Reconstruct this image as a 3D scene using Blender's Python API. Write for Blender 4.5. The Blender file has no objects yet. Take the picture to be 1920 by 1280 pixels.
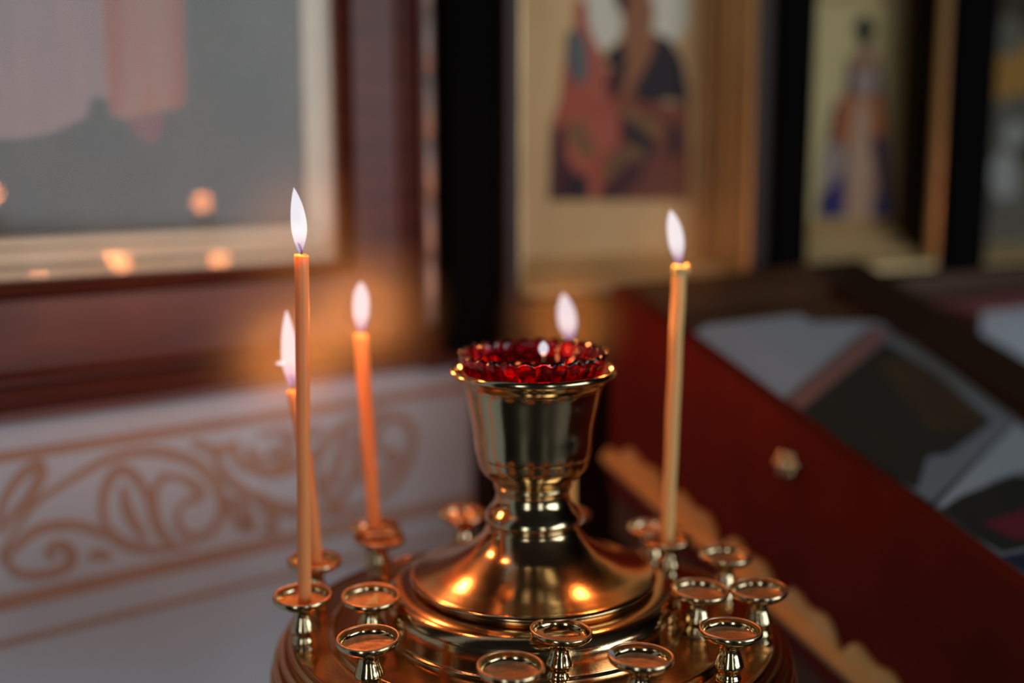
import bpy, math, random
from mathutils import Vector, Matrix
random.seed(7)
S = bpy.context.scene
COL = S.collection
R_ = math.radians

# ------------------------------------------------------------------ camera, world, lights, exposure
FPX = 2200.0
HC = 1.216
PITCH = math.atan(360 / FPX)
cam_d = bpy.data.cameras.new('camera')
cam_d.sensor_width = 36.0
cam_d.lens = FPX / 1920 * 36.0
cam_d.clip_start = 0.02
cam_d.dof.use_dof = True
cam_d.dof.focus_distance = 0.485
cam_d.dof.aperture_fstop = 2.3
cam = bpy.data.objects.new('camera', cam_d)
cam.location = (0, 0, HC)
cam.rotation_euler = (math.pi / 2 - PITCH, 0, 0)
COL.objects.link(cam)
S.camera = cam

S.view_settings.view_transform = 'Standard'
S.view_settings.look = 'None'
S.view_settings.gamma = 1.0
S.view_settings.use_curve_mapping = False
S.view_settings.exposure = 0.0

W = bpy.data.worlds.new('world'); S.world = W; W.use_nodes = True
W.node_tree.nodes['Background'].inputs[0].default_value = (0.75, 0.86, 1.0, 1)
W.node_tree.nodes['Background'].inputs[1].default_value = 0.4

def area(name, loc, target, sx, sy, power, col):
    l = bpy.data.lights.new(name, 'AREA'); l.shape = 'RECTANGLE'; l.size = sx; l.size_y = sy
    l.energy = power; l.color = col
    o = bpy.data.objects.new(name, l); o.location = loc
    o.rotation_euler = (Vector(target) - Vector(loc)).to_track_quat('-Z', 'Z').to_euler()
    COL.objects.link(o); return o
# daylight through the three windows of the side wall and the two of the back wall
DAY = (0.82, 0.92, 1.0)
area('window_daylight', (2.93, -1.20, 1.61), (0, -1.20, 1.61), 1.35, 2.1, 43, DAY)
area('window_daylight', (2.93, -2.45, 1.61), (0, -2.45, 1.61), 0.40, 2.1, 8.5, DAY)
area('window_daylight', (1.45, -2.93, 1.61), (1.45, 0, 1.61), 0.40, 2.1, 8.5, DAY)
area('window_daylight', (-1.15, -2.93, 1.61), (-1.15, 0, 1.61), 0.60, 2.1, 15, DAY)
FLAME_W = 0.14                      # watts of each candle flame
FLAME_COL = (1.0, 0.30, 0.085)

# ------------------------------------------------------------------ picture rays (only to measure where things stand)
def ray(px, py):
    cx = (px - 960) / FPX; cy = (640 - py) / FPX
    return Vector((cx, math.cos(PITCH) + math.sin(PITCH) * cy, -math.sin(PITCH) + math.cos(PITCH) * cy))
CAM = Vector((0, 0, HC))
def at_y(px, py, Y):
    r = ray(px, py); return CAM + r * (Y / r.y)
def at_z(px, py, z):
    r = ray(px, py); return CAM + r * ((z - HC) / r.z)
def hit(px, py, P, N):
    r = ray(px, py); return CAM + r * ((P - CAM).dot(N) / r.dot(N))

# ------------------------------------------------------------------ materials
def mat(name, col, rough=0.5, metal=0.0, coat=0.0, coat_r=.28, spec=0.5, noise=0.0, nscale=40.0, bump=0.0, bscale=200.0,
        col2=None, sss=0.0, sss_r=(1, .4, .15), sss_s=0.004, trans=0.0, ior=1.5, stretch=None, rough2=None):
    m = bpy.data.materials.new(name); m.use_nodes = True
    nt = m.node_tree; b = nt.nodes['Principled BSDF']
    b.inputs['Base Color'].default_value = (*col, 1)
    b.inputs['Roughness'].default_value = rough
    b.inputs['Metallic'].default_value = metal
    b.inputs['Coat Weight'].default_value = coat
    b.inputs['Coat Roughness'].default_value = coat_r
    b.inputs['Specular IOR Level'].default_value = spec
    b.inputs['Transmission Weight'].default_value = trans
    b.inputs['IOR'].default_value = ior
    if sss:
        b.inputs['Subsurface Weight'].default_value = sss
        b.inputs['Subsurface Radius'].default_value = sss_r
        b.inputs['Subsurface Scale'].default_value = sss_s
    if col2 is not None or rough2 is not None or bump:
        tc = nt.nodes.new('ShaderNodeTexCoord')
        mp = nt.nodes.new('ShaderNodeMapping'); nt.links.new(tc.outputs['Object'], mp.inputs[0])
        if stretch: mp.inputs['Scale'].default_value = stretch
    if col2 is not None or rough2 is not None:
        n = nt.nodes.new('ShaderNodeTexNoise'); n.inputs['Scale'].default_value = nscale
        n.inputs['Detail'].default_value = 5; n.inputs['Roughness'].default_value = .6
        nt.links.new(mp.outputs[0], n.inputs['Vector'])
        r = nt.nodes.new('ShaderNodeValToRGB')
        r.color_ramp.elements[0].position = .35; r.color_ramp.elements[1].position = .65
        nt.links.new(n.outputs['Fac'], r.inputs[0])
        if col2 is not None:
            r.color_ramp.elements[0].color = (*col, 1); r.color_ramp.elements[1].color = (*col2, 1)
            nt.links.new(r.outputs[0], b.inputs['Base Color'])
        if rough2 is not None:
            mr = nt.nodes.new('ShaderNodeMapRange')
            mr.inputs['From Min'].default_value = .35; mr.inputs['From Max'].default_value = .65
            mr.inputs['To Min'].default_value = rough; mr.inputs['To Max'].default_value = rough2
            nt.links.new(n.outputs['Fac'], mr.inputs[0]); nt.links.new(mr.outputs[0], b.inputs['Roughness'])
    if bump:
        n2 = nt.nodes.new('ShaderNodeTexNoise'); n2.inputs['Scale'].default_value = bscale
        n2.inputs['Detail'].default_value = 4
        nt.links.new(mp.outputs[0], n2.inputs['Vector'])
        bp = nt.nodes.new('ShaderNodeBump'); bp.inputs['Strength'].default_value = bump
        bp.inputs['Distance'].default_value = 0.0006
        nt.links.new(n2.outputs['Fac'], bp.inputs['Height']); nt.links.new(bp.outputs[0], b.inputs['Normal'])
    return m

M = {}
M['brass'] = mat('brass', (.64, .50, .29), .11, 1.0, col2=(.58, .45, .25), nscale=30, rough2=.15, bump=.05, bscale=500)
M['brass_tray'] = mat('brass_tray', (.74, .40, .17), .16, 1.0, col2=(.66, .34, .13), nscale=18, rough2=.22, bump=.08, bscale=500)
M['brass_satin'] = mat('satin_brass', (.72, .48, .26), .13, 1.0, col2=(.68, .44, .22), nscale=25, rough2=.17, bump=.04, bscale=900)
M['brass_lit'] = mat('lit_brass_rim', (.86, .55, .32), .38, 1.0, col2=(.78, .48, .26), nscale=200)  # flame-lit edge of the cups put into a paler, rougher brass
M['wax_residue'] = mat('wax_residue', (.80, .45, .22), .38, .45, col2=(.58, .30, .13), nscale=250, rough2=.55, bump=.5, bscale=900)
M['wax'] = mat('beeswax', (.84, .36, .115), .38, sss=1.0, sss_r=(1.0, .42, .14), sss_s=.006)
M['wax_pale'] = mat('pale_beeswax', (.84, .55, .21), .38, sss=1.0, sss_r=(1.0, .5, .16), sss_s=.006)
M['wax_soft'] = mat('melted_beeswax', (.9, .52, .22), .2, sss=1.0, sss_r=(1.0, .5, .2), sss_s=.006)
M['wick'] = mat('burnt_wick', (.03, .014, .01), .8)
M['char'] = mat('charred_wick', (.02, .015, .012), .9)
M['ruby'] = mat('ruby_glass', (.80, .012, .035), .03, trans=1.0, ior=1.5)
M['oil'] = mat('lamp_oil', (.9, .5, .15), .02, trans=1.0, ior=1.4)
M['mahogany'] = mat('mahogany', (.115, .026, .012), .40, coat=.10, spec=.22, col2=(.07, .015, .007), nscale=14, stretch=(.4, 1, 6))
M['mahogany_v'] = mat('mahogany_upright', (.14, .035, .020), .34, coat=.45, col2=(.085, .020, .012), nscale=14, stretch=(6, 1, .4))
M['red_wood'] = mat('red_stained_wood', (.125, .009, .002), .5, spec=.15, col2=(.08, .0055, .001), nscale=9, stretch=(1, 1, 1))
M['dark_wood'] = mat('dark_brown_wood', (.030, .011, .005), .5, spec=.25, col2=(.03, .012, .006), nscale=12)
M['black_wood'] = mat('black_wood', (.002, .0018, .0018), .7, spec=.03)
M['brown_wood'] = mat('brown_wood', (.10, .042, .018), .5, spec=.3, col2=(.065, .027, .011), nscale=10, stretch=(1, 1, 8))
M['gilt'] = mat('gilt', (.80, .57, .28), .30, .5, col2=(.72, .50, .22), nscale=25, rough2=.4)
M['gilt_pale'] = mat('pale_gilt', (.50, .46, .32), .5, .3, col2=(.44, .40, .28), nscale=25)
M['gilt_trim'] = mat('gilt_moulding', (.85, .52, .19), .42, .3, col2=(.70, .38, .11), nscale=30)
M['silver'] = mat('silver_leaf', (.55, .52, .48), .4, .6, col2=(.42, .38, .36), nscale=40)
M['plaster'] = mat('white_plaster', (.56, .62, .68), .85, col2=(.52, .58, .635), nscale=6)
M['ornament'] = mat('ochre_wall_paint', (.43, .27, .19), .8, col2=(.47, .30, .21), nscale=30)
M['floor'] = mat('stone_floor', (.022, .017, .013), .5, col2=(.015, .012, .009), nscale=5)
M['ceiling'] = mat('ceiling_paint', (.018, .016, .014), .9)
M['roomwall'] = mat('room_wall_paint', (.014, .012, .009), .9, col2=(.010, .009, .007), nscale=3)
M['cloth'] = mat('white_cloth', (.36, .37, .39), .9, col2=(.32, .33, .35), nscale=30)
M['pink'] = mat('pink_cloth', (.20, .055, .05), .9)
M['paper'] = mat('white_paper', (.33, .355, .375), .6, spec=.2)
M['glass'] = None
gm = bpy.data.materials.new('picture_glass'); gm.use_nodes = True
nt = gm.node_tree; nt.nodes.clear()
out = nt.nodes.new('ShaderNodeOutputMaterial'); mx = nt.nodes.new('ShaderNodeMixShader')
tr = nt.nodes.new('ShaderNodeBsdfTransparent'); gl = nt.nodes.new('ShaderNodeBsdfGlossy'); gl.inputs['Roughness'].default_value = .03
fr = nt.nodes.new('ShaderNodeFresnel'); fr.inputs['IOR'].default_value = 1.24
nt.links.new(fr.outputs[0], mx.inputs[0]); nt.links.new(tr.outputs[0], mx.inputs[1]); nt.links.new(gl.outputs[0], mx.inputs[2])
nt.links.new(mx.outputs[0], out.inputs[0]); M['glass'] = gm

_mat = mat
def flame_mat():
    m = bpy.data.materials.new('flame'); m.use_nodes = True
    nt = m.node_tree; nt.nodes.clear(); N = nt.nodes.new
    out = N('ShaderNodeOutputMaterial'); add = N('ShaderNodeAddShader')
    tr = N('ShaderNodeBsdfTransparent'); em = N('ShaderNodeEmission')
    lw = N('ShaderNodeLayerWeight'); lw.inputs[0].default_value = .5
    inv = N('ShaderNodeMath'); inv.operation = 'SUBTRACT'; inv.inputs[0].default_value = 1.0
    nt.links.new(lw.outputs['Facing'], inv.inputs[1])
    mr = N('ShaderNodeMapRange'); mr.inputs['From Min'].default_value = 0; mr.inputs['From Max'].default_value = .20
    mr.inputs['To Min'].default_value = .03; mr.inputs['To Max'].default_value = 1
    nt.links.new(inv.outputs[0], mr.inputs[0])
    tc = N('ShaderNodeTexCoord'); sp = N('ShaderNodeSeparateXYZ'); nt.links.new(tc.outputs['Generated'], sp.inputs[0])
    rp = N('ShaderNodeValToRGB'); e = rp.color_ramp.elements
    e[0].position = 0.0; e[0].color = (.05, .06, .22, 1)
    e[1].position = .10; e[1].color = (.14, .13, .27, 1)
    e.new(.20).color = (.27, .26, .32, 1)
    e.new(.32).color = (.33, .34, .38, 1)
    e.new(.9).color = (.33, .34, .38, 1)
    e.new(1.0).color = (.33, .32, .34, 1)
    nt.links.new(sp.outputs['Z'], rp.inputs[0])
    nt.links.new(rp.outputs[0], em.inputs['Color']); nt.links.new(mr.outputs[0], em.inputs['Strength'])
    nt.links.new(tr.outputs[0], add.inputs[0]); nt.links.new(em.outputs[0], add.inputs[1]); nt.links.new(add.outputs[0], out.inputs[0])
    return m
M['flame'] = flame_mat()

# ------------------------------------------------------------------ mesh helpers
class MB:
    def __init__(self): self.v = []; self.f = []; self.m = []; self.s = []
    def add(self, vs, fs, mi=0, smooth=False):
        o = len(self.v); self.v += [tuple(v) for v in vs]
        for f in fs: self.f.append(tuple(i + o for i in f)); self.m.append(mi); self.s.append(smooth)
    def box(self, a, b, mi=0):
        x0, y0, z0 = a; x1, y1, z1 = b
        self.add([(x0,y0,z0),(x1,y0,z0),(x1,y1,z0),(x0,y1,z0),(x0,y0,z1),(x1,y0,z1),(x1,y1,z1),(x0,y1,z1)],
                 [(0,3,2,1),(4,5,6,7),(0,1,5,4),(1,2,6,5),(2,3,7,6),(3,0,4,7)], mi)
    def prism(self, pts, vec, mi=0):
        n = len(pts); vec = Vector(vec); a = [Vector(p) for p in pts]; b = [p + vec for p in a]
        self.add(a + b, [tuple(range(n))[::-1], tuple(range(n, 2*n))] + [(i, (i+1) % n, (i+1) % n + n, i + n) for i in range(n)], mi)
    def lathe(self, prof, segs=48, c=(0, 0, 0), mi=0, mod=None, mis=None):
        vs = []
        for (r, z) in prof:
            for k in range(segs):
                a = 2 * math.pi * k / segs
                rr, zz = (r, z) if mod is None else mod(r, z, a)
                vs.append((c[0] + rr * math.cos(a), c[1] + rr * math.sin(a), c[2] + zz))
        o = len(self.v); self.v += vs
        for i in range(len(prof) - 1):
            for k in range(segs):
                k2 = (k + 1) % segs
                self.f.append((o+i*segs+k, o+i*segs+k2, o+(i+1)*segs+k2, o+(i+1)*segs+k))
                self.m.append(mi if mis is None else mis(i)); self.s.append(True)
    def tube(self, pts, rad, segs=12, mi=0, cap=True):
        pts = [Vector(p) for p in pts]; n = len(pts)
        rads = rad if isinstance(rad, (list, tuple)) else [rad] * n
        o = len(self.v); ref = Vector((0.3, 1, 0.1)).normalized()
        for i, p in enumerate(pts):
            t = (pts[min(i+1, n-1)] - pts[max(i-1, 0)]).normalized()
            x = t.cross(ref).normalized(); y = t.cross(x)
            for k in range(segs):
                a = 2 * math.pi * k / segs
                self.v.append(tuple(p + (x * math.cos(a) + y * math.sin(a)) * rads[i]))
        for i in range(n - 1):
            for k in range(segs):
                k2 = (k + 1) % segs
                self.f.append((o+i*segs+k, o+i*segs+k2, o+(i+1)*segs+k2, o+(i+1)*segs+k)); self.m.append(mi); self.s.append(True)
        if cap:
            self.f.append(tuple(o + k for k in range(segs))[::-1]); self.m.append(mi); self.s.append(False)
            self.f.append(tuple(o + (n-1)*segs + k for k in range(segs))); self.m.append(mi); self.s.append(False)
    def build(self, name, mats, parent=None, loc=(0, 0, 0), rotz=0.0):
        me = bpy.data.meshes.new(name); me.from_pydata(self.v, [], self.f)
        for m in (mats if isinstance(mats, (list, tuple)) else [mats]): me.materials.append(m)
        for i, p in enumerate(me.polygons): p.material_index = self.m[i]; p.use_smooth = self.s[i]
        me.validate(); me.update()
        o = bpy.data.objects.new(name, me); COL.objects.link(o)
        o.location = loc; o.rotation_euler = (0, 0, rotz)
        if parent is not None: o.parent = parent
        return o
def smooth_prof(pts, n=4):
    """Catmull-Rom through profile points"""
    out = []; P = [Vector(p) for p in pts]
    for i in range(len(P) - 1):
        a = P[max(i-1, 0)]; b = P[i]; c = P[i+1]; d = P[min(i+2, len(P)-1)]
        for k in range(n):
            t = k / n
            out.append(0.5 * ((2*b) + (c-a)*t + (2*a-5*b+4*c-d)*t*t + (3*b-a-3*c+d)*t**3))
    out.append(P[-1]); return [tuple(p) for p in out]
def empty(name, loc, rotz=0.0):
    o = bpy.data.objects.new(name, None); o.empty_display_size = .02
    o.location = loc; o.rotation_euler = (0, 0, rotz); COL.objects.link(o); return o
def tag(o, label=None, cat=None, group=None, kind=None):
    if label: o['label'] = label
    if cat: o['category'] = cat
    if group: o['group'] = group
    if kind: o['kind'] = kind
    return o

# ------------------------------------------------------------------ the room
UL = Vector((math.sin(R_(52)), math.cos(R_(52)), 0)); NL = Vector((UL.y, -UL.x, 0)); P0 = Vector((-.216, .72, 0)); AL = math.atan2(UL.y, UL.x)
_c = hit(925, 500, P0, NL); P1 = Vector((_c.x, _c.y, 0))
UR = Vector((math.sin(R_(61)), math.cos(R_(61)), 0)); NR = Vector((UR.y, -UR.x, 0)); AR = math.atan2(UR.y, UR.x)
LEN_L = (P1 - P0).length
def L(px, py, out=0.0):            # (along, height) on the left wall, `out` metres proud of it
    q = hit(px, py, P0 + NL * out, NL) - P0; return q.dot(UL), q.z
def R(px, py, out=0.0):            # the same on the icon wall
    q = hit(px, py, P1 + NR * out, NR) - P1; return q.dot(UR), q.z
CA = P0 + UL * -2.9; CB = P1 + UR * 2.9; CC = Vector((3.0, -3.0, 0)); CD = Vector((-2.5, -3.0, 0))
CB = Vector((3.0, P1.y + (3.0 - P1.x) * UR.y / UR.x, 0))
H = 3.2
b = MB(); b.add([(-2.9,-3.3,-.05),(3.3,-3.3,-.05),(3.3,3.0,-.05),(-2.9,3.0,-.05),(-2.9,-3.3,0),(3.3,-3.3,0),(3.3,3.0,0),(-2.9,3.0,0)],
             [(0,3,2,1),(4,5,6,7),(0,1,5,4),(1,2,6,5),(2,3,7,6),(3,0,4,7)])
tag(b.build('floor', M['floor']), kind='structure')
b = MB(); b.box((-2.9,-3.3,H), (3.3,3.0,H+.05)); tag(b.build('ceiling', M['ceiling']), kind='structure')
b = MB(); b.box((-2.9, 0, 0), (LEN_L, .08, H)); wall_left = tag(b.build('wall_left', M['plaster'], loc=P0, rotz=AL), kind='structure')
b = MB(); b.box((0, 0, 0), ((CB-P1).length, .08, H)); tag(b.build('wall_front', M['dark_wood'], loc=P1, rotz=AR), kind='structure')
# side wall with three window openings (x = 3)
def holed_wall(name, org, rot, length, holes, z0, z1, mt):
    b = MB(); x = 0
    for (a, c) in holes:
        b.box((x, 0, 0), (a, .1, H)); b.box((a, 0, 0), (c, .1, z0)); b.box((a, 0, z1), (c, .1, H)); x = c
    b.box((x, 0, 0), (length, .1, H))
    o = tag(b.build(name, mt, loc=org, rotz=rot), kind='structure')
    return o
wn = 0
def window(org, rot, a, c, z0, z1):
    global wn; wn += 1
    b = MB(); w = .04
    b.box((a, .02, z0), (a+w, .07, z1)); b.box((c-w, .02, z0), (c, .07, z1))
    b.box((a+w, .02, z0), (c-w, .07, z0+w)); b.box((a+w, .02, z1-w), (c-w, .07, z1))
    b.box(((a+c)/2-.012, .03, z0+w), ((a+c)/2+.012, .06, z1-w))
    b.box((a+w, .03, (z0+z1)/2-.012), (c-w, .06, (z0+z1)/2+.012))
    o = tag(b.build('window_%d' % wn, M['brown_wood'], loc=org, rotz=rot), kind='structure')
    g = MB(); g.box((a+w, .043, z0+w), (c-w, .047, z1-w)); g.build('pane', M['glass'], o)
lenR = CB.y - CC.y
hR = [(CB.y + 1.2 - .70, CB.y + 1.2 + .70), (CB.y + 2.45 - .22, CB.y + 2.45 + .22)]
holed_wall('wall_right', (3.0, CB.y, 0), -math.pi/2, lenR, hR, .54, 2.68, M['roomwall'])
for a, c in hR: window((3.0, CB.y, 0), -math.pi/2, a, c, .54, 2.68)
hB = [(1.55 - .22, 1.55 + .22), (4.15 - .32, 4.15 + .32)]
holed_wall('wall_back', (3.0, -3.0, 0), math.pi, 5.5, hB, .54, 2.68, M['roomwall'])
for a, c in hB: window((3.0, -3.0, 0), math.pi, a, c, .54, 2.68)
b = MB(); b.box((0, 0, 0), ((CA - CD).length, .08, H))
d = CA - CD
tag(b.build('wall_corner', M['roomwall'], loc=CD, rotz=math.atan2(d.y, d.x)), kind='structure')

# ornament painted on the left wall
def catmull(pts, n=8):
    return smooth_prof(pts, n)
def ribbon(b, pts, w, y, taper=True, mi=0):
    n = len(pts); o = len(b.v)
    for i, (x, z) in enumerate(pts):
        ax, az = pts[max(i-1, 0)]; bx, bz = pts[min(i+1, n-1)]
        dx, dz = bx-ax, bz-az; l = math.hypot(dx, dz) or 1; nx, nz = -dz/l, dx/l
        t = i/(n-1); k = w * (.45 + .55 * math.sin(math.pi * min(1, max(0, t)))) if taper else w
        b.v.append((x + nx*k, y, z + nz*k)); b.v.append((x - nx*k, y, z - nz*k))
    for i in range(n - 1):
        b.f.append((o+2*i, o+2*i+1, o+2*i+3, o+2*i+2)); b.m.append(mi); b.s.append(False)
orn = MB()
for zc, w in ((1.0405, .0034), (.9530, .0047), (.9283, .0022)):
    orn.box((-1.2, -.0008, zc - w), (.262, 0, zc + w))
strokes = [
 [(0,800),(120,620),(230,540),(330,480),(420,435),(540,412),(650,425),(740,460),(800,520),(830,590),(830,650),(790,710),(730,735),(680,710),(665,660),(690,600),(740,580)],
 [(640,500),(700,520),(750,560),(740,590),(700,600)],
 [(590,520),(640,500)], [(560,560),(570,640),(600,710),(650,765)], [(640,500),(585,540),(572,600),(590,690),(650,765),(720,770)],
 [(400,700),(383,630),(395,550),(440,480),(500,500),(540,560),(560,620)], [(460,540),(480,640),(545,745)],
 [(385,660),(400,700),(450,750),(560,780),(680,775)],
 [(0,830),(60,770),(120,715),(200,690),(300,690),(380,720),(470,750)],
 [(20,810),(60,865),(150,875),(240,850),(268,810),(245,770),(205,762),(180,790),(205,815)], [(330,812),(370,795),(412,815)],
 [(-10,680),(20,580),(80,500),(140,460),(152,500),(110,580),(40,660),(-10,720)],
 [(730,370),(800,420),(850,510),(930,570),(1030,625),(1120,645),(1210,640),(1290,610)],
 [(720,380),(800,405),(860,400),(885,370)], [(885,370),(885,430),(925,468),(1000,480),(1075,450),(1110,420)],
 [(850,590),(895,600),(930,650),(940,695),(905,690),(870,640),(850,590)],
 [(1180,560),(1235,520),(1270,450),(1285,390)], [(930,390),(950,430),(1000,440)]]
loc = []
for s in strokes:
    loc.append([L(x / 2, 640 + y / 2) for x, y in catmull(s, 6)])
for k, s in enumerate(loc): ribbon(orn, s, .0036, -.0006 - .00004 * k)
for s in loc[:12]:       # the running pattern repeats, turned over
    s2 = [(x + .148, 2 * .9975 - z) for x, z in s if x > -.09]
    s2 = [q for q in s2 if q[0] < .26]
    if len(s2) > 3: ribbon(orn, s2, .0036, -.0016 - .00004 * len(orn.v) / 200)
for s in loc[:12]:
    s2 = [(x - .155, 2 * .9975 - z) for x, z in s]
    ribbon(orn, s2, .0036, -.0030 - .00004 * len(orn.v) / 200)
orn.build('painted_ornament', M['ornament'], wall_left)

# swept picture-frame mouldings (local x along the wall, y into it, z up)
def frame_sweep(b, x0, x1, z0, z1, prof, kx=1.0, mi=0):
    rings = []
    for d, o in prof:
        rings.append([(x0 - d*kx, -o, z0 - d), (x1 + d*kx, -o, z0 - d), (x1 + d*kx, -o, z1 + d), (x0 - d*kx, -o, z1 + d)])
    o_ = len(b.v)
    for r in rings: b.v += r
    for i in range(len(rings) - 1):
        for k in range(4):
            k2 = (k + 1) % 4
            b.f.append((o_+i*4+k, o_+i*4+k2, o_+(i+1)*4+k2, o_+(i+1)*4+k)); b.m.append(mi); b.s.append(False)
def poly(b, pts, y, mi):
    b.add([(x, y, z) for x, z in pts], [tuple(range(len(pts)))], mi)

# ---- big framed picture on the left wall
big = empty('framed_picture', (P0.x, P0.y, 0), AL)
tag(big, 'large glazed religious picture in a mahogany frame, hung above the painted ornament band', 'picture')
FX0, FX1, FZ0, FZ1 = -.62, .1195, 1.1435, 1.75
b = MB()
frame_sweep(b, FX0, FX1, FZ0, FZ1, [(-.004,.004),(0,.004),(.001,.013),(.0035,.016),(.0065,.015),(.0075,.010),(.0095,.011),(.011,.018),(.050,.020),(.052,.021),
            (.054,.0245),(.0575,.0245),(.060,.020),(.062,.013),(.073,.012),(.0745,.017),(.080,.018),(.081,.014),(.081,.001)], kx=.78)
b.build('frame', M['mahogany'], big)
b = MB()
lx, lz = .098, 1.1675
frame_sweep(b, FX0 + .024, lx, lz, FZ1 - .024, [(0,.0015),(.0015,.004),(.006,.0045),(.008,.0035),(.016,.004),(.020,.006),(.0245,.006)], kx=.92)
b.build('gilt_liner', M['gilt_pale'], big)
def pmat(*a, **k):
    k.setdefault('spec', .15); return mat(*a, **k)
pm = [pmat('painted_olive_ground', (.115,.12,.095), .6, col2=(.075,.08,.062), nscale=9), pmat('painted_pale_robe', (.33,.25,.235), .6, col2=(.28,.225,.22), nscale=20, stretch=(5,1,.6)),
      pmat('painted_tan_robe', (.34,.22,.155), .6, col2=(.36,.18,.12), nscale=30, stretch=(5,1,.3)), pmat('painted_salmon_robe', (.34,.14,.09), .6),
      pmat('painted_foot', (.22,.10,.10), .6), pmat('painted_shadow_green', (.09,.10,.09), .6)]
b = MB(); b.box((FX0 + .02, -.0010, lz - .004), (lx + .004, -.0002, FZ1 - .02), 0)
def LP(l, s=1.6): return [L(x / s, y / s, .0014) for x, y in l]
poly(b, LP([(-420,-560),(300,-560),(330,-50),(335,300),(300,290),(270,300),(265,340),(240,362),(150,400),(60,416),(0,418),(-200,425),(-420,430)]), -.0013, 1)
poly(b, LP([(150,-400),(300,-400),(330,-50),(335,300),(300,290),(270,298),(265,340),(240,362),(150,395)]), -.0014, 1)
poly(b, LP([(300,-300),(548,-300),(548,-50),(550,100),(556,240),(550,318),(470,340),(370,357),(335,345),(325,310),(318,200),(310,60)]), -.0016, 2)
poly(b, LP([(300,-200),(345,-200),(370,40),(372,200),(365,330),(335,340),(322,250),(312,100)]), -.0018, 3)
poly(b, LP([(500,-200),(548,-200),(550,100),(556,240),(550,318),(515,325),(512,160),(505,0)]), -.0018, 3)
poly(b, LP([(378,352),(430,345),(490,342),(488,385),(470,425),(445,432),(420,415),(395,395)]), -.0015, 4)
b.build('painting', pm, big)
b = MB(); b.box((FX0, -.0085, FZ0), (FX1, -.0075, FZ1)); b.build('picture_glass', M['glass'], big)

# carved silver and gilt strips beside the frame, mahogany ledge under them
def strip(num, px0, px1, py, z0, z1, out, mt, beads):
    s0 = L(px0, py, out)[0]; s1 = L(px1, py, out)[0]; r = (s1 - s0) / 2; c = (s0 + s1) / 2
    b = MB(); prof = []; z = z0; n = beads; h = (z1 - z0) / n
    for i in range(n):
        for t, k in ((0.02, .80), (.08, .98), (.5, 1.0), (.92, .98), (.98, .80)): prof.append((r * k, z + h * t))
        z += h
    b.lathe([(0.0001, z0)] + prof + [(0.0001, z1)], 16, c=(c, -out + r * .6, 0)); b.box((s0, -out + r * .6, z0), (s1, 0, z1))
    tag(b.build('trim_%d' % num, mt, loc=P0, rotz=AL), kind='structure')
strip(1, 799, 826, 400, 1.093, 1.75, .020, M['silver'], 15)
strip(2, 826, 847, 400, 1.093, 1.75, .020, M['gilt_trim'], 6)
b = MB(); b.box((.1825, -.022, 1.062), (.236, 0, 1.086)); b.box((.1825, -.030, 1.080), (.236, 0, 1.090))
tag(b.build('trim_3', M['mahogany'], loc=P0, rotz=AL), kind='structure')

# ---- icon wall: pilasters, ledge, icons in gilt box frames
tn = 3
def rtrim(boxes, mt, mi=None):
    global tn; tn += 1
    b = MB()
    for i, (a, c) in enumerate(boxes): b.box(a, c, 0 if mi is None else mi[i])
    return tag(b.build('trim_%d' % tn, mt, loc=P1, rotz=AR), kind='structure')
DEP = .060          # how far the box frames stand out of the wall
def RX(px, out=DEP, py=300): return R(px, py, out)[0]
ZB = 1.1135
xa0, xa1 = RX(848), RX(976)
rtrim([((xa0, -DEP, 1.078), (RX(938), 0, 2.4)), ((RX(938), -DEP-.008, 1.09), (RX(962), 0, 2.4)), ((RX(962), -DEP, 1.09), (xa1, 0, 2.4))], [M['black_wood'], M['dark_wood']], [0, 1, 0])
xb0, xb1 = RX(1416), RX(1510)
rtrim([((xb0, -DEP, ZB-.004), (RX(1446), 0, 2.4)), ((RX(1446), -DEP-.006, ZB-.004), (xb1, 0, 2.4))], [M['dark_wood'], M['black_wood']], [0, 1])
xc0, xc1 = RX(1774), RX(1852)
rtrim([((xc0, -DEP-.004, ZB-.004), (xc1, 0, 2.4))], M['black_wood'])
xd0 = RX(2130)
rtrim([((xd0, -DEP, ZB-.004), (xd0 + .06, 0, 2.4))], M['black_wood'])
# ledge below the icons
rtrim([((xa1-.01, -DEP-.012, ZB-.016), (xd0+.3, 0, ZB-.0045)), ((xa1-.01, -DEP+.006, ZB-.048), (xd0+.3, 0, ZB-.016)), ((xa1-.01, -DEP-.004, ZB-.060), (xd0+.3, 0, ZB-.048)),
       ((xa1-.01, -.02, .80), (xd0+.3, 0, ZB-.060))], [M['brown_wood'], M['dark_wood']], [0, 0, 0, 1])

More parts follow.
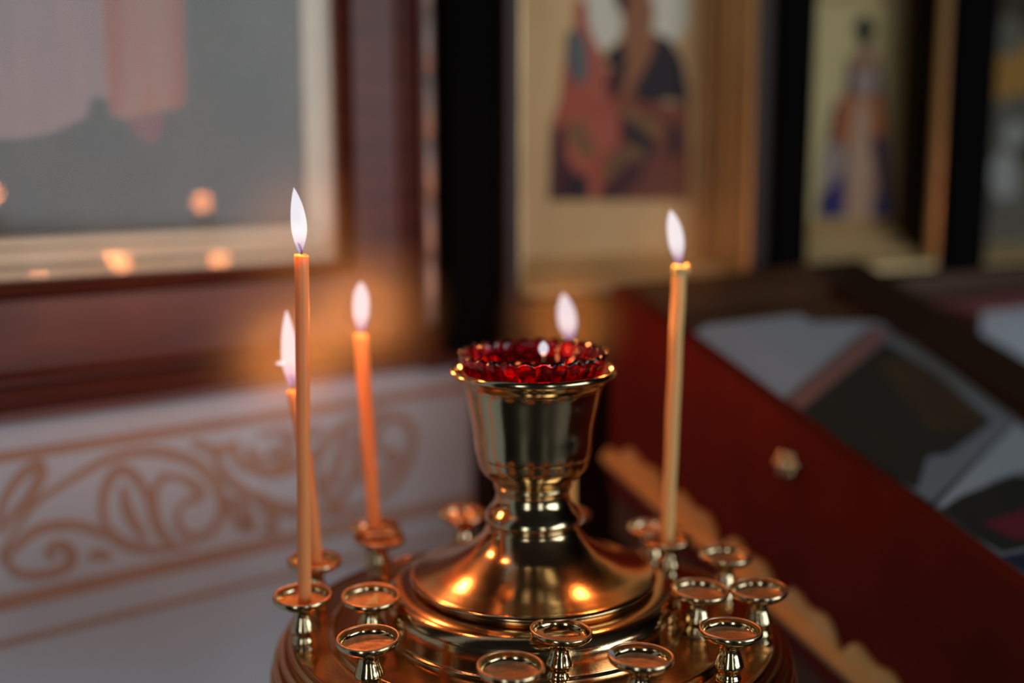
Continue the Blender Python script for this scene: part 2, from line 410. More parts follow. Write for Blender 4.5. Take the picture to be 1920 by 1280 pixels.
def icon(name, x0, x1, z1, label, paint_fn, right_in, mats, bot=.028, lip=.006):
    """box-framed icon: painting deep in a gilt frame whose stepped sides come forward"""
    root = empty(name, (P1.x, P1.y, 0), AR); tag(root, label, 'icon', 'icons on the iconostasis wall')
    px1 = R(right_in, 300, .0065)[0]; px0 = x0 + .006; z0 = ZB + bot
    b = MB(); b.box((px0 - .004, -.006, z0 - .004), (px1 + .004, -.004, z1), 0); paint_fn(b, -.0065)
    b.build('painting', mats, root)
    # gilt frame: four mouldings with their own profiles
    b = MB()
    w = x1 - px1; d = DEP - .002
    prof = [(0, .006)]
    for c0, c1 in ((.006, .016), (.017, .031), (.032, .040), (.041, d - .001)):
        for q_ in range(7):
            t_ = q_ / 6; o_ = c0 + (c1 - c0) * t_
            prof.append((w * .9 * (o_ / d) - (c1 - c0) * .22 * math.sin(math.pi * t_), o_))
    prof += [(w, d), (w, .001), (0, .001)]
    b.prism([(px1 + a, -o, z0 - bot) for a, o in prof][::-1], (0, 0, z1 - z0 + bot + .03))
    pl = [(0,.006),(-.003,.02),(-.004,d),(-.006,d),(-.006,.001),(0,.001)]
    b.prism([(px0 + a, -o, z0 - bot) for a, o in pl], (0, 0, z1 - z0 + bot + .03))
    pb = [(0,.006),(-.003,.014),(-bot*.4,.020),(-bot*.45,.032),(-bot*.75,.040),(-bot*.8,d),(-bot,d),(-bot,.001),(0,.001)]
    b.prism([(px0, -o, z0 + a) for a, o in pb], (px1 - px0 + .001, 0, 0))
    pt = [(0,.006),(.01,.02),(.03,d),(.03,.001),(0,.001)]
    b.prism([(px0, -o, z1 + a) for a, o in pt][::-1], (px1 - px0 + .001, 0, 0))
    b.build('gilt_frame', M['gilt'], root)
    return root
def pp(pts, out=.0065): return [R(x, y, out) for x, y in pts]
def ell(cx, cy, rx, ry, n=20, rot=0):
    return [(cx + rx*math.cos(a)*math.cos(rot) - ry*math.sin(a)*math.sin(rot), cy + rx*math.cos(a)*math.sin(rot) + ry*math.sin(a)*math.cos(rot)) for a in [2*math.pi*k/n for k in range(n)]]
def paint(b, y, items, scale=1.0, ox=0, oy=0):
    for k, (pts, mi) in enumerate(items):
        q = pp([(ox + px/scale, oy + py/scale) for px, py in pts])
        poly(b, q, y - .00012 * (k + 1), mi)
# icon one: two robed figures
m1 = [pmat('gold_ground', (.52,.34,.16), .5, .2, col2=(.46,.29,.13), nscale=15), pmat('painted_salmon', (.36,.075,.045), .6, col2=(.42,.13,.08), nscale=35),
      pmat('painted_black_cloak', (.030,.022,.026), .6), pmat('painted_teal_book', (.10,.14,.14), .6), pmat('painted_skin', (.30,.13,.06), .6),
      pmat('painted_ochre_fold', (.26,.14,.05), .6, col2=(.16,.08,.04), nscale=50), pmat('painted_plum', (.07,.025,.028), .6), pmat('painted_halo', (.46,.42,.32), .5, .3), pmat('painted_russet', (.22,.06,.035), .6, col2=(.14,.05,.035), nscale=50)]
it1 = [(ell(400,70,95,150), 7), (ell(700,60,90,130), 7), (ell(620,-120,190,230), 7),
 ([(175,560),(215,450),(225,350),(240,250),(280,120),(285,0),(330,0),(340,110),(400,260),(480,450),(480,600),(420,760),(380,890),(165,890)], 1),
 ([(180,570),(230,560),(240,700),(300,780),(340,790),(340,890),(165,890)], 6),
 ([(330,560),(350,540),(460,480),(480,610),(420,760),(330,700),(260,640)], 1),
 ([(230,560),(300,520),(340,600),(380,680),(320,720),(260,640)], 5),
 ([(490,150),(640,150),(620,300),(560,430),(520,520),(470,470),(480,330)], 4), (ell(560,60,70,120), 4), ([(440,-60),(510,-60),(520,20),(480,60)], 6),
 ([(400,260),(440,220),(490,180),(505,250),(500,340),(450,300)], 2), ([(440,300),(500,340),(480,430),(430,440),(415,370)], 6),
 ([(640,150),(700,180),(750,260),(775,380),(778,470),(700,440),(640,460),(560,450),(530,400),(570,340),(620,240)], 2),
 ([(480,450),(540,400),(560,450),(640,460),(778,470),(780,700),(780,890),(380,890),(420,780),(480,620)], 8),
 ([(480,500),(560,560),(640,640),(600,720),(520,640),(480,580)], 2), ([(460,460),(560,500),(660,560),(640,620),(560,570),(470,500)], 5),
 ([(400,700),(470,660),(560,640),(590,690),(500,760),(440,860),(400,850)], 5), ([(690,560),(740,560),(730,700),(690,690)], 2), ([(400,820),(520,720),(600,700),(560,800),(480,880),(400,890)], 6),
 (ell(285,255,40,128,rot=-.08), 3), ([(250,780),(330,780),(330,885),(245,885)], 2)]
x0, x1 = xa1, xb0
icon('icon', x0, x1, 1.46, 'gilt-framed icon of two robed figures, salmon and black, between the black pilasters',
     lambda b, y: paint(b, y, it1, 2.37, 960, 0), 1337, m1, bot=.0215)
m2 = [pmat('gold_ground_pale', (.38,.30,.14), .45, .4, col2=(.33,.25,.11), nscale=14), pmat('painted_dark_hood', (.006,.012,.008), .6), pmat('painted_face', (.26,.14,.08), .6),
      pmat('painted_grey_beard', (.30,.22,.18), .6), pmat('painted_orange_mantle', (.34,.09,.025), .6), pmat('painted_violet_robe', (.055,.025,.05), .6),
      pmat('painted_blue_hem', (.025,.02,.10), .6), pmat('painted_cream_stole', (.42,.27,.17), .6, col2=(.36,.19,.11), nscale=40), pmat('painted_bronze', (.30,.17,.06), .5, .3)]
it2 = [([(100,-20),(610,-20),(600,1050),(90,1050)], 8), ([(150,10),(560,10),(545,980),(130,980)], 0), ([(310,260),(440,260),(470,460),(490,700),(500,970),(165,970),(200,700),(240,480),(290,420)], 5),
 ([(280,420),(455,420),(475,600),(430,650),(300,660),(240,600)], 4), (ell(380,290,55,95), 2), ([(340,320),(430,320),(430,400),(380,430),(330,400)], 3),
 (ell(378,135,42,70), 1), ([(330,440),(410,440),(410,640),(430,800),(430,975),(290,975),(300,720)], 7), ([(190,660),(270,620),(290,720),(250,830),(180,860)], 3),
 ([(175,965),(210,850),(290,740),(285,965)], 6), ([(410,965),(420,880),(460,850),(500,965)], 6), ([(400,620),(465,600),(475,740),(420,700)], 5)]
x0, x1 = xb1, xc0
icon('icon', x0, x1, 1.50, 'gilt-framed icon of one bearded figure in a black hood and orange mantle',
     lambda b, y: paint(b, y, it2, 2.37, 1460, 0), 1692, m2, bot=.030)
m3 = [pmat('dark_ground', (.055,.04,.022), .6, col2=(.03,.022,.014), nscale=20), pmat('painted_old_gold', (.30,.15,.03), .5, .3), pmat('painted_grey_robe', (.13,.115,.085), .6, col2=(.09,.08,.06), nscale=40), pmat('painted_light_patch', (.30,.29,.26), .6)]
it3 = [(ell(1040,300,110,190), 1), (ell(1020,160,90,90), 2), ([(930,460),(1060,420),(1500,420),(1500,1150),(880,1150),(900,800)], 2), (ell(1050,600,45,60), 3), (ell(1000,780,60,110), 3),
 ([(1060,640),(1200,600),(1200,760),(1080,720)], 0)]
x0, x1 = xc1, xd0
icon('icon', x0, x1, 1.50, 'dark old icon at the edge of the row, grey robe and dull gold halo',
     lambda b, y: paint(b, y, it3, 2.37, 1460, 0), 2040, m3, bot=.012)

# ------------------------------------------------------------------ lectern
cx_ = Vector((-(1250 + 960) / FPX, (640 + 1250) / FPX, 0))
LD = Vector((cx_.x, math.cos(PITCH) + math.sin(PITCH) * cx_.y, -math.sin(PITCH) + math.cos(PITCH) * cx_.y)).normalized()  # up the slope
LE = Vector((LD.y, -LD.x, 0)).normalized()
LN = LE.cross(LD).normalized()
ZL = .765; KS = ZL / .84
LO = CAM + ray(1149, 536) * ZL
def W3(e, d, n): return LO + (LE * e + LD * d + LN * n) * KS
lect = empty('lectern', (0, 0, 0)); tag(lect, 'sloping red-brown wooden lectern with a gilt moulding, right of the brass candle stand', 'lectern')
def obox(e0, e1, d0, d1, n0, n1):
    b = MB(); v = [W3(e, d, n) for n in (n0, n1) for e, d in ((e0, d0), (e1, d0), (e1, d1), (e0, d1))]
    b.add(v, [(0,3,2,1),(4,5,6,7),(0,1,5,4),(1,2,6,5),(2,3,7,6),(3,0,4,7)]); return b
Dn = -.62
DH = Vector((LD.x, LD.y, 0)); slope = LD.z / DH.length; DH.normalize()
def side(e0, e1, drop0, drop1, d0, d1):        # upright board under the slope
    b = MB(); v = []
    for e in (e0, e1):
        for d, dr in ((d0, drop1), (d1, drop1), (d1, drop0), (d0, drop0)):
            q = W3(e, d, 0); q.z -= dr * KS; v.append(q)
    b.add(v, [(0,1,2,3),(7,6,5,4),(0,4,5,1),(1,5,6,2),(2,6,7,3),(3,7,4,0)]); return b
TOPE = .318
side(0, .016, 0, .150, Dn, 0).build('side_board', M['red_wood'], lect)
obox(.238, TOPE, Dn, 0, -.02, 0).build('far_rail', M['dark_wood'], lect)
obox(.016, .238, -.030, 0, -.02, 0).build('top_rail', M['brown_wood'], lect)
obox(.016, .238, Dn, -.030, -.016, -.010).build('desk_board', M['brown_wood'], lect)
# gilt moulding with scalloped crest along the lower edge of the side board
b = MB()
def gpt(d, drop, out):
    q = W3(0, d, 0) - LE * out; q.z -= drop * KS; return q
for (a, c, o0, o1) in ((.1185, .1245, .003, .010), (.1245, .133, .010, .004)):
    v = [gpt(Dn, a, o0), gpt(0, a, o0), gpt(0, c, o1), gpt(Dn, c, o1), gpt(Dn, a, -.001), gpt(0, a, -.001), gpt(0, c, -.001), gpt(Dn, c, -.001)]
    b.add(v, [(0,1,2,3),(7,6,5,4),(0,4,5,1),(1,5,6,2),(2,6,7,3),(3,7,4,0)])
d = -.012; pitch = .052
while d > Dn + .06:
    pts = []
    for k in range(13):
        t = k / 12; pts.append((d - pitch * .96 * t, .1215 - .017 * math.sin(math.pi * t) ** .7 - .004 * math.sin(3 * math.pi * t)))
    ring = [gpt(a, z, .0035) for a, z in pts]; back = [gpt(a, z, -.001) for a, z in pts]
    n = len(pts)
    b.add(ring + back, [tuple(range(n))[::-1], tuple(range(n, 2*n))] + [(i, (i+1) % n, (i+1) % n + n, i + n) for i in range(n)])
    d -= pitch
b.build('gilt_moulding', M['gilt_trim'], lect)
side(.004, .02, .133, .185, Dn, 0).build('lower_rail', M['brown_wood'], lect)
# cabinet body down to the floor
b = MB()
for e0, e1 in ((.03, TOPE - .02),):
    v = []
    for z_low in (True, False):
        for e, d in ((e0, Dn + .03), (e1, Dn + .03), (e1, -.03), (e0, -.03)):
            q = W3(e, d, -.03)
            if z_low: q.z = 0.0
            v.append(q)
    b.add(v, [(0,3,2,1),(4,5,6,7),(0,1,5,4),(1,2,6,5),(2,3,7,6),(3,0,4,7)])
b.build('body', M['dark_wood'], lect)
# brass rosette on the side board
q = hit(1475, 868, LO - LE * .001, LE)
b = MB(); rz = math.atan2(-LE.y, -LE.x)
for k in range(6):
    a = k * math.pi / 3
    c = Vector((0, math.cos(a) * .0060, math.sin(a) * .0060))
    vs = []; fs = []; n = 10
    for i in range(5):
        ph = i / 4 * math.pi / 2
        for j in range(n):
            th = 2 * math.pi * j / n
            vs.append((c.x + .0036 * math.sin(ph), c.y + .0036 * math.cos(ph) * math.cos(th), c.z + .0036 * math.cos(ph) * math.sin(th)))
    for i in range(4):
        for j in range(n): fs.append((i*n+j, i*n+(j+1) % n, (i+1)*n+(j+1) % n, (i+1)*n+j))
    b.add(vs, fs, 0, True)
b.lathe([(.0001, .0075), (.0035, .0068), (.0050, .003), (.0052, 0)], 14)
vv = b.v
# turn the centre boss from z-up to x-out
nb = 14 * 4
for i in range(len(vv) - nb, len(vv)):
    x, y, z = vv[i]; vv[i] = (z, x, y)
b.build('rosette', M['brass'], lect, loc=q, rotz=rz)

# papers and laminated sheets lying on the desk
def sheet(name, quad, n, mats, label, cat, marks=(), group=None, th=.0012):
    """quad in picture pixels, laid on the slope n metres above it; marks = (polygon, material index)"""
    def onp(px, py, k): return hit(px, py, LO + LN * k * KS, LN)
    b = MB(); bot = [onp(x, y, n) for x, y in quad]; top = [p + LN * th for p in bot]; m = len(quad)
    b.add(bot + top, [tuple(range(m))[::-1], tuple(range(m, 2*m))] + [(i, (i+1) % m, (i+1) % m + m, i + m) for i in range(m)], 0)
    for k, (pl, mi) in enumerate(marks):
        b.add([onp(x, y, n + th + .0002 * (k + 1)) for x, y in pl], [tuple(range(len(pl)))], mi)
    o = b.build(name, mats)
    return tag(o, label, cat, group)
mg = [mat('sheet_grey', (.20,.22,.24), .25, coat=.5), mat('print_brown', (.05,.03,.018), .35, coat=.5, col2=(.07,.045,.02), nscale=30), mat('print_green_dark', (.022,.026,.022), .35, coat=.5, col2=(.035,.032,.024), nscale=25),
      mat('print_pink', (.26,.12,.10), .4), mat('print_olive', (.13,.115,.06), .4), mat('lit_streak', (.34,.38,.40), .4), mat('print_crimson', (.14,.02,.03), .4), mat('print_navy', (.02,.025,.05), .4)]
sheet('paper', [(1286,640),(1468,758),(1560,690),(1668,622),(1668,606),(1520,606),(1498,592),(1320,612)], -.0095, [M['paper']],
      'blank white paper tucked under the printed picture at the top of the lectern', 'paper')
sheet('printed_picture', [(1476,752),(1640,612),(1700,640),(1800,710),(1905,790),(1745,945),(1615,852)], -.0070, mg,
      'dark printed picture sheet with a pink and gold border lying on the lectern', 'picture print', [
      ([(1476,752),(1640,612),(1668,628),(1505,768)], 3), ([(1640,612),(1668,628),(1880,775),(1905,790),(1800,710),(1700,640)], 4),
      ([(1505,768),(1660,640),(1760,700),(1860,790),(1780,850),(1640,868),(1575,825)], 2), ([(1640,680),(1700,668),(1850,780),(1830,812),(1740,800)], 1),
      ([(1600,840),(1640,860),(1740,850),(1720,915),(1660,885)], 2)])
sheet('printed_picture', [(1750,950),(1905,792),(2050,900),(2050,1180),(1915,1075)], -.0060, mg,
      'glossy printed sheet with painted-in lit streaks and a crimson corner, nearest the front of the lectern', 'picture print', [
      ([(1760,945),(1905,792),(1990,860),(1860,900),(1790,960)], 5), ([(1765,955),(1800,930),(1900,890),(2000,900),(2000,1010),(1880,1035),(1830,1005)], 2),  # the pale mark paints the lit streak of the glossy sheet
      ([(1840,980),(2000,930),(2000,1010),(1900,1010)], 6), ([(1880,1042),(2000,1020),(2000,1110),(1920,1070)], 7)])

# white draped table in the far corner
tx0 = RX(1700, DEP + .02, 530)
b = MB()
zt = 1.0905
pts = []
b.box((tx0, -DEP-.30, 0), (tx0 + .75, -DEP-.02, zt - .004), 0)
b2 = MB()
# the cloth is built as a shell over the table with soft folds
n = 60
def fold(x, z): return .004 * math.sin(x * 55) * (zt - z) / .3
tab = empty('side_table', (P1.x, P1.y, 0), AR); tag(tab, 'narrow table hidden under a white cloth against the icon wall', 'table')
M['hid'] = M['dark_wood']
b = MB(); b.box((tx0 + .012, -DEP - .085, zt - .025), (tx0 + .80, -DEP - .017, zt - .004)); b.build('table_top', M['dark_wood'], tab)
for lx_ in (tx0 + .03, tx0 + .77):
    for ly_ in (-DEP - .08, -DEP - .04):
        b = MB(); b.box((lx_ - .01, ly_, 0), (lx_ + .01, ly_ + .02, zt - .025)); b.build('leg', M['dark_wood'], tab)
b = MB(); xs = [tx0 + .8 * i / n for i in range(n + 1)]; zs = [zt - .5 * j / 12 for j in range(13)]
front = [[(x, -DEP - .092 - fold(x, z) - .005, z) for x in xs] for z in zs]
vs = [(x, -DEP - .012, zt) for x in xs]; o = 0
allv = vs + [p for row in front for p in row]; fs = []
for r in range(len(zs)):
    for i in range(n): fs.append((r*(n+1)+i, (r+1)*(n+1)+i, (r+1)*(n+1)+i+1, r*(n+1)+i+1))
b.add(allv, fs, 0, True)
for k, f in enumerate(b.f):
    if k < n: b.m[k] = 1
# left side drop
ls = [(tx0, -DEP - .012, zt), (tx0, -DEP - .097, zt), (tx0 - .004, -DEP - .097, zt - .04), (tx0 - .004, -DEP - .012, zt - .04), (tx0 - .006, -DEP - .1, zt - .5), (tx0 - .006, -DEP - .012, zt - .5)]
b.add(ls, [(0,1,2,3)], 1, False); b.add(ls, [(3,2,4,5)], 0, False)
cl = b.build('tablecloth', [M['cloth'], M['pink']], loc=(P1.x, P1.y, 0), rotz=AR)
tag(cl, 'white cloth with a pink border hanging from the table under the dark old icon', 'tablecloth')

# ------------------------------------------------------------------ brass candle stand
AXX = at_y(999, 990, .53).x
AX = Vector((AXX, .53, 0))
stand = empty('candle_stand', (AX.x, AX.y, 0)); tag(stand, 'round brass church candle stand with a central goblet and empty cups around its tray', 'candle stand')
tray = [(.020,.955),(.060,.957),(.100,.962),(.1160,.967),(.1205,.970),(.1228,.9735),(.1232,.977),(.1222,.9795),(.1212,.9800),(.1212,.9815),(.1216,.9835),(.1205,.9860),(.1190,.9868),(.1182,.9872),(.1180,.9890),
        (.1176,.9908),(.1160,.9918),(.1148,.9918),(.1143,.9925),(.1138,.9942),(.1125,.9950),(.1112,.9946),(.1105,.9940),(.1060,.9940),(.0990,.9940),(.0962,.9942),(.0955,.9952),(.0947,.9968),(.0935,.9974),(.0924,.9968),(.0915,.9960),(.080,.9962),(.070,.9964),(.040,.9966),(.0001,.9966)]
b = MB(); b.lathe(smooth_prof(tray, 3), 160); b.build('tray', M['brass_tray'], stand)
base = [(.0722,.9950),(.0722,.9972),(.0716,.9982),(.0706,.9988),(.0704,1.0010),(.0703,1.0050),(.0698,1.0090),(.0680,1.0120),(.0655,1.0138),(.0620,1.0148),(.0575,1.0154),(.0555,1.0158),(.0552,1.0164),(.0560,1.0168),(.0574,1.0172),(.0579,1.0181),(.0577,1.0189),
        (.0565,1.0197),(.0530,1.0207),(.0470,1.0226),(.0400,1.0256),(.0340,1.0290),(.0285,1.0328),(.0245,1.0370),(.0222,1.0405),(.0211,1.0428),(.0190,1.0430),(.0001,1.0430)]
b = MB(); b.lathe(smooth_prof(base, 4), 128); b.build('domed_base', M['brass_satin'], stand)
cup = [(.0001,1.0425),(.0195,1.0425),(.0199,1.0436),(.0212,1.0440),(.0223,1.0450),(.0226,1.0463),(.0222,1.0480),(.0210,1.0500),(.0192,1.0522),(.0179,1.0545),(.0173,1.0568),(.0172,1.0588),(.0176,1.0598),(.0176,1.0605),(.0182,1.0612),(.0182,1.0620),(.0178,1.0626),
       (.0186,1.0640),(.0205,1.0658),(.0226,1.0676),(.0243,1.0697),(.0254,1.0722),(.0261,1.0755),(.0267,1.0797),(.0274,1.0870),(.0282,1.0945),(.0292,1.1010),(.0302,1.1050),(.0310,1.1075),(.0316,1.1082),(.0323,1.1088),(.0324,1.1096),(.0330,1.1103),(.0345,1.1120),(.0357,1.1138),
       (.0372,1.1140),(.0382,1.1150),(.0382,1.1164),(.0372,1.1174),(.0360,1.1170),(.0352,1.1158),(.0342,1.1130),(.0325,1.1095),(.0312,1.1060),(.0300,1.1000),(.0280,1.0900),(.0268,1.0780),(.0240,1.0740),(.0150,1.0715),(.0001,1.0710)]
b = MB(); b.lathe(smooth_prof(cup, 3), 128); b.build('goblet', M['brass'], stand)
b = MB(); b.lathe(smooth_prof([(.0001,.956),(.030,.956),(.034,.945),(.022,.93),(.016,.90),(.016,.70),(.026,.66),(.030,.63),(.020,.60),(.016,.56),(.017,.20),(.028,.16),(.034,.13),(.024,.10),(.03,.085)], 3), 48); b.build('column', M['brass'], stand)
b = MB(); b.lathe(smooth_prof([(.0001,.09),(.03,.088),(.06,.07),(.10,.045),(.135,.030),(.150,.022),(.152,.010),(.150,.0),(.0001,.0)], 3), 64); b.build('foot', M['brass'], stand)

hp = [(.0106,-.0030),(.0113,-.0022),(.0117,-.0006),(.0117,.0006),(.0121,.0010),(.0126,.0006),(.0128,-.0003),(.0126,-.0013),(.0119,-.0022),(.0103,-.0033),(.0078,-.0045),(.0056,-.0055),(.0044,-.0068),(.0041,-.0080),(.0044,-.0100),(.0053,-.0125),(.0059,-.0147),(.0058,-.0158),(.0050,-.0170),(.0045,-.0182),(.0047,-.0194),(.0052,-.0206),(.0051,-.0218),(.0046,-.0226),(.0052,-.0234),(.0056,-.0243)]
hm = MB(); hm.lathe(smooth_prof(hp, 3), 40)
proto = hm.build('candle_cup', M['brass'], stand)
rm = MB(); rm.lathe([(.0001,-.0042),(.005,-.0041),(.0085,-.0038),(.0100,-.0034),(.0108,-.0028)], 32)
tm = MB(); nn = 9
tm.lathe([(.01205 + .00058 * math.cos(2*math.pi*k/nn), .00065 + .00050 * math.sin(2*math.pi*k/nn)) for k in range(nn + 1)], 40)
rim = tm.build('rim', M['brass_lit'], proto)
res = rm.build('drip_dish', M['wax_residue'], proto)
HZ = 1.018
cups = []   # (px, py, tilt_x deg, tilt_y deg)
spec = [(957,1250,1,1),(1052,1183,-2,4),(1370,1181,-1,1),(1202,1231,-2,2),(690,1198,1,-1),(695,1118,3,1),(567,1117,2,0),(1312,1106,1,3),(1422,1105,0,-2),(1360,1040,0,1),
        (590,1050,1,1),(711,1007,2,1),(868,964,0,1),(1250,1010,0,-2),(1222,990,0,2),(703,989,0,0),(1062,964,0,1)]
for i, (px, py, tx, ty) in enumerate(spec):
    q = at_z(px, py, HZ) - AX
    if i == 0: o = proto
    else:
        o = proto.copy(); COL.objects.link(o); o.parent = stand
        for sub in (res, rim):
            r = sub.copy(); COL.objects.link(r); r.parent = o
    rr = math.hypot(q.x, q.y)
    o.location = (q.x, q.y, HZ)
    o.scale = (1.04, 1.04, 1.0 if rr > .096 else .91)
    o.rotation_euler = (R_(tx), R_(ty), random.random() * 0)
    cups.append((q.x + AX.x, q.y + AX.y))

# ---- ruby glass in the goblet
NF = 28
def flute(r, z, a):
    k = abs(math.sin(a * NF / 2))
    if z > .004: r2 = r + (.0009 * k if r > .9 * (.0300 + .0036 * z / .046) else 0)
    else: r2 = r
    z2 = z + (.0016 * (k - .5) if z > .044 else 0)
    return r2, z2
gl_prof = [(.0001,0),(.020,.0),(.0235,.002),(.0250,.008),(.0268,.020),(.0288,.032),(.0308,.038),(.0322,.0405),(.0331,.0435),(.0334,.0452),(.0336,.0466),(.0330,.0474),(.0321,.0468),(.0316,.0452),(.0310,.0425),(.0286,.038),(.0268,.031),(.0250,.020),(.0234,.010),(.020,.005),(.0001,.004)]
b = MB(); b.lathe(gl_prof, NF * 10, mod=flute)
vg = b.build('votive_glass', M['ruby'], loc=(AX.x, AX.y, 1.0775)); tag(vg, 'fluted ruby red votive glass set in the brass goblet', 'glass')
b = MB(); b.lathe([(.0001,.0),(.0225,.0),(.0246,.015),(.0246,.0165),(.0001,.0165)], 40); b.build('lamp_oil', M['oil'], vg, loc=(0, 0, .0065))

# ---- flames
def flame_mesh(base, tip, w, profile=None, bulge=.36, drift=None, tipp=2.0):
    """flame from base to tip (world), widest radius w"""
    base = Vector(base); tip = Vector(tip); n = 22; segs = 20
    b = MB(); ax = tip - base; up = ax.normalized()
    x = Vector((1, 0, 0)); x = (x - up * x.dot(up)).normalized(); y = up.cross(x)
    o = 0
    for i in range(n + 1):
        t = i / n
        if t <= bulge: r = .16 + .84 * math.sin(math.pi / 2 * (t / bulge)) ** .9
        else:
            s = (t - bulge) / (1 - bulge); r = (1 - s ** tipp) ** .9 if s < 1 else 0
        r = max(r * w, 1e-5)
        c = base + ax * t
        if drift: c = c + Vector(drift) * math.sin(math.pi * t)
        for k in range(segs):
            a = 2 * math.pi * k / segs; b.v.append(tuple(c + x * r * math.cos(a) + y * r * math.sin(a)))
    for i in range(n):
        for k in range(segs):
            k2 = (k + 1) % segs; b.f.append((i*segs+k, i*segs+k2, (i+1)*segs+k2, (i+1)*segs+k)); b.m.append(0); b.s.append(True)
    return b
def flame_light(p, watts, parent, r=.006):
    l = bpy.data.lights.new('flame_light', 'POINT'); l.energy = watts; l.color = FLAME_COL; l.shadow_soft_size = r
    o = bpy.data.objects.new('flame_light', l); o.location = p; COL.objects.link(o); o.parent = parent

BLOOMS = []
def candle(label, base, top, r, fbase, ftip, fw, watts=FLAME_W, drift=None, bow=0.0, lip=None, group='burning candles in the brass stand', taper=1.0, blob=None, bulge=.36, tipp=2.0, wax='wax', bloom=None):
    base = Vector(base); top = Vector(top)
    root = empty('candle', base); tag(root, label, 'candle', group)
    n = 24; b = MB(); pts = []; rad = []
    for i in range(n + 1):
        t = i / n; p = (top - base) * t
        p = p + Vector((bow * math.sin(math.pi * t) + .00010 * math.sin(t * 23), 0, 0))
        pts.append(p); rad.append(r * (1 + (taper - 1) * t) * (1 + .02 * math.sin(t * 17 + r * 1e5)))
    ax = (top - base).normalized()
    rt = rad[-1]
    pts[-1] = pts[-1] - ax * .0008
    pts += [top - base - ax * .0002, top - base + ax * .0001, top - base - ax * .0004]; rad += [rt * .95, rt * .78, rt * .3]
    b.tube(pts, rad, 24)
    if lip:
        for (t, dx, rr, hh) in lip:
            c = (top - base) * t + Vector((dx, -.0002, 0)); m = 9
            pr = [(max(1e-5, rr * math.sin(math.pi * k / m)), hh * -math.cos(math.pi * k / m)) for k in range(m + 1)]
            b.lathe(pr, 14, c=c)
    b.build('wax', M[wax], root)
    fb = Vector(fbase) - base; ft = Vector(ftip) - base
    wt = (top - base)
    w0 = wt - ax * .001; w1 = fb + (ft - fb) * .13
    b = MB(); mid = (w0 + w1) / 2 + Vector((.0004, 0, 0))
    b.tube([w0, mid, w1, w1 + Vector((-.0006, 0, .0009))], [.00055, .0005, .00055, .00035], 8)
    b.build('wick', M['wick'], root)
    b = flame_mesh(fb, ft, fw, drift=drift, bulge=bulge, tipp=tipp)
    b.build('flame', M['flame'], root)
    if blob:
        b = MB(); c = Vector(blob) - base; m = 9
        pr = [(max(1e-5, .0020 * math.sin(math.pi * k / m)), .0011 * -math.cos(math.pi * k / m)) for k in range(m + 1)]
        b.lathe(pr, 14, c=c); b.build('side_flame', M['flame'], root)
    flame_light(fb + (ft - fb) * .40, watts, root)
    if bloom: BLOOMS.append((base + fb + (ft - fb) * .4, bloom[0], bloom[1]))
    return root
DZ = HZ - .0045
def cb(px, py, k):   # candle foot inside cup k, at that cup's depth
    q = at_y(px, py, cups[k][1]); return Vector((q.x, cups[k][1], DZ))
def tp(px, py, k, dy=0): return at_y(px, py, cups[k][1] + dy)
candle('tall orange taper in the frontmost left cup, tallest of the burning candles', cb(571, 1125, 6), tp(565.5, 477, 6), .00305, tp(563, 474, 6), tp(551, 351, 6), .0034, bulge=.42, drift=(.0006, 0, 0), tipp=1.9, bloom=(.045, 1.5))
candle('leaning taper mostly hidden behind the tall left candle', cb(594, 1050, 10), tp(549, 731, 10), .0030, tp(547, 724, 10), tp(537, 580, 10), .0039, bow=.0016, blob=tp(525, 681, 10), bloom=(.052, 6.0))
candle('taper leaning left in the rear left cup, small round flame', cb(703, 990, 15), tp(676, 627, 15), .0034, tp(677, 623, 15), tp(677, 527, 15), .0043, taper=1.08, bulge=.48, tipp=2.8, bloom=(.054, 6.0))
candle('tall pale yellow taper with a wax lip, in the rear right cup', cb(1251, 1012, 13), tp(1274, 497, 13), .0032, tp(1273, 494, 13), tp(1257, 393, 13), .0039, lip=[(.985, .0036, .0017, .0030), (.98, -.0003, .0036, .0016), (.77, .0026, .0008, .004)], drift=(.0005, 0, 0), taper=1.08, wax='wax_pale', bulge=.46, tipp=2.4, bloom=(.045, 1.2))
candle('taper standing behind the goblet, its flame above the ruby glass', cb(1069, 962, 16), tp(1069, 641, 16), .0033, tp(1069, 637, 16), tp(1056, 549, 16), .0051, bulge=.42, tipp=2.3, wax='wax_pale', bloom=(.044, 4.0))

# a curl of wax in one empty cup, a pale flake on the rim of another
c_ = Vector((cups[5][0], cups[5][1], HZ - .0038))
b = MB(); b.add([(-.003,-.004,.0),(.004,-.0035,.0004),(.0015,.005,.0010),(-.003,-.004,.0012),(.004,-.0035,.0018),(.0018,.005,.0034)], [(0,2,1),(3,4,5),(0,1,4,3),(1,2,5,4),(2,0,3,5)])
tag(b.build('wax_shaving', M['wax_pale'], loc=c_), 'folded shaving of wax lying in the empty cup nearest the dome on the left side', 'wax')
c_ = Vector((cups[3][0] - .0116, cups[3][1] + .001, HZ - .001))
b = MB(); b.add([(-.0008,-.0018,0),(.0012,-.0012,-.0004),(.0016,.0016,0),(-.0004,.0020,0),(-.0012,-.0014,.0042),(.0002,-.0010,.0040),(.0008,.0010,.0026),(-.0010,.0016,.0030)], [(0,3,2,1),(4,5,6,7),(0,1,5,4),(1,2,6,5),(2,3,7,6),(3,0,4,7)])
tag(b.build('wax_flake', M['cloth'], loc=c_), 'pale wax flake standing on the left rim of the front right cup', 'wax')

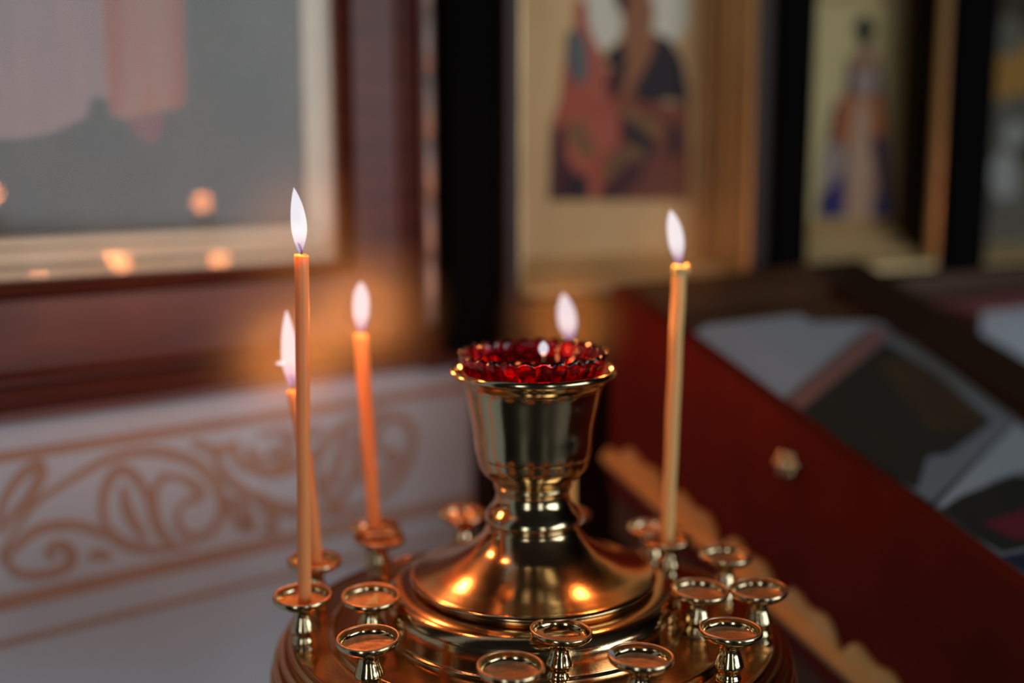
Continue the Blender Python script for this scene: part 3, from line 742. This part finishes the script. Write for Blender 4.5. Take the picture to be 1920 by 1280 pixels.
# floating wick with a small flame in the ruby glass
fw_ = at_y(1019, 668, .53)
root = empty('floating_wick', (fw_.x, .53, 1.1005)); tag(root, 'floating wick with a tiny flame inside the ruby votive glass', 'wick')
b = MB(); b.lathe([(.0001,-.0012),(.010,-.0012),(.0112,0),(.010,.0012),(.0035,.0016),(.002,.003),(.0001,.003)], 24); b.build('float', M['wax_soft'], root)
z1 = fw_.z - 1.1005
b = MB(); b.tube([(0,0,.002),(.0003,0,z1*.5),(0,0,z1),(0,0,z1+.0015)], [.0011,.0009,.0009,.0006], 8); b.build('wick', M['char'], root)
fb = Vector((0, 0, z1)); ft = Vector((0, 0, z1 + .0072)); b = flame_mesh(fb, ft, .0023, bulge=.5); b.build('flame', M['flame'], root)
flame_light((0, 0, z1 + .004), FLAME_W * .5, root, r=.0015)

# ------------------------------------------------------------------ added scattering spheres, imitating haze hanging round the burning candles
def bloom_mat(c, R, dens):
    m = bpy.data.materials.new('flame_bloom'); m.use_nodes = True; nt = m.node_tree; nt.nodes.clear(); N = nt.nodes.new
    out = N('ShaderNodeOutputMaterial'); v = N('ShaderNodeVolumeScatter'); v.inputs['Color'].default_value = (.9, .86, .48, 1); v.inputs['Anisotropy'].default_value = .2
    tc = N('ShaderNodeTexCoord'); ds = N('ShaderNodeVectorMath'); ds.operation = 'DISTANCE'; ds.inputs[1].default_value = c
    mr = N('ShaderNodeMapRange'); mr.interpolation_type = 'SMOOTHSTEP'
    mr.inputs['From Min'].default_value = 0; mr.inputs['From Max'].default_value = R; mr.inputs['To Min'].default_value = dens; mr.inputs['To Max'].default_value = 0
    nt.links.new(tc.outputs['Object'], ds.inputs[0]); nt.links.new(ds.outputs['Value'], mr.inputs[0]); 
    m2_ = N('ShaderNodeMapRange'); m2_.interpolation_type = 'SMOOTHSTEP'; m2_.inputs['From Min'].default_value = .006; m2_.inputs['From Max'].default_value = .022
    mu = N('ShaderNodeMath'); mu.operation = 'MULTIPLY'
    nt.links.new(ds.outputs['Value'], m2_.inputs[0]); nt.links.new(mr.outputs[0], mu.inputs[0]); nt.links.new(m2_.outputs[0], mu.inputs[1]); nt.links.new(mu.outputs[0], v.inputs['Density'])
    nt.links.new(v.outputs[0], out.inputs['Volume']); return m
hb = MB(); hmats = []  # scattering spheres added in place of optical bloom round each flame
for k, (c, R0, dens) in enumerate(BLOOMS):
    m = 16; hb.lathe([(max(1e-5, R0 * math.sin(math.pi * j / m)), -R0 * math.cos(math.pi * j / m)) for j in range(m + 1)], 32, c=tuple(c), mi=k)
    hmats.append(bloom_mat(tuple(c), R0, dens))
tag(hb.build('bloom_spheres', hmats), 'added spheres imitating the haze of smoke glowing around the candle flames', 'bloom', kind='stuff')
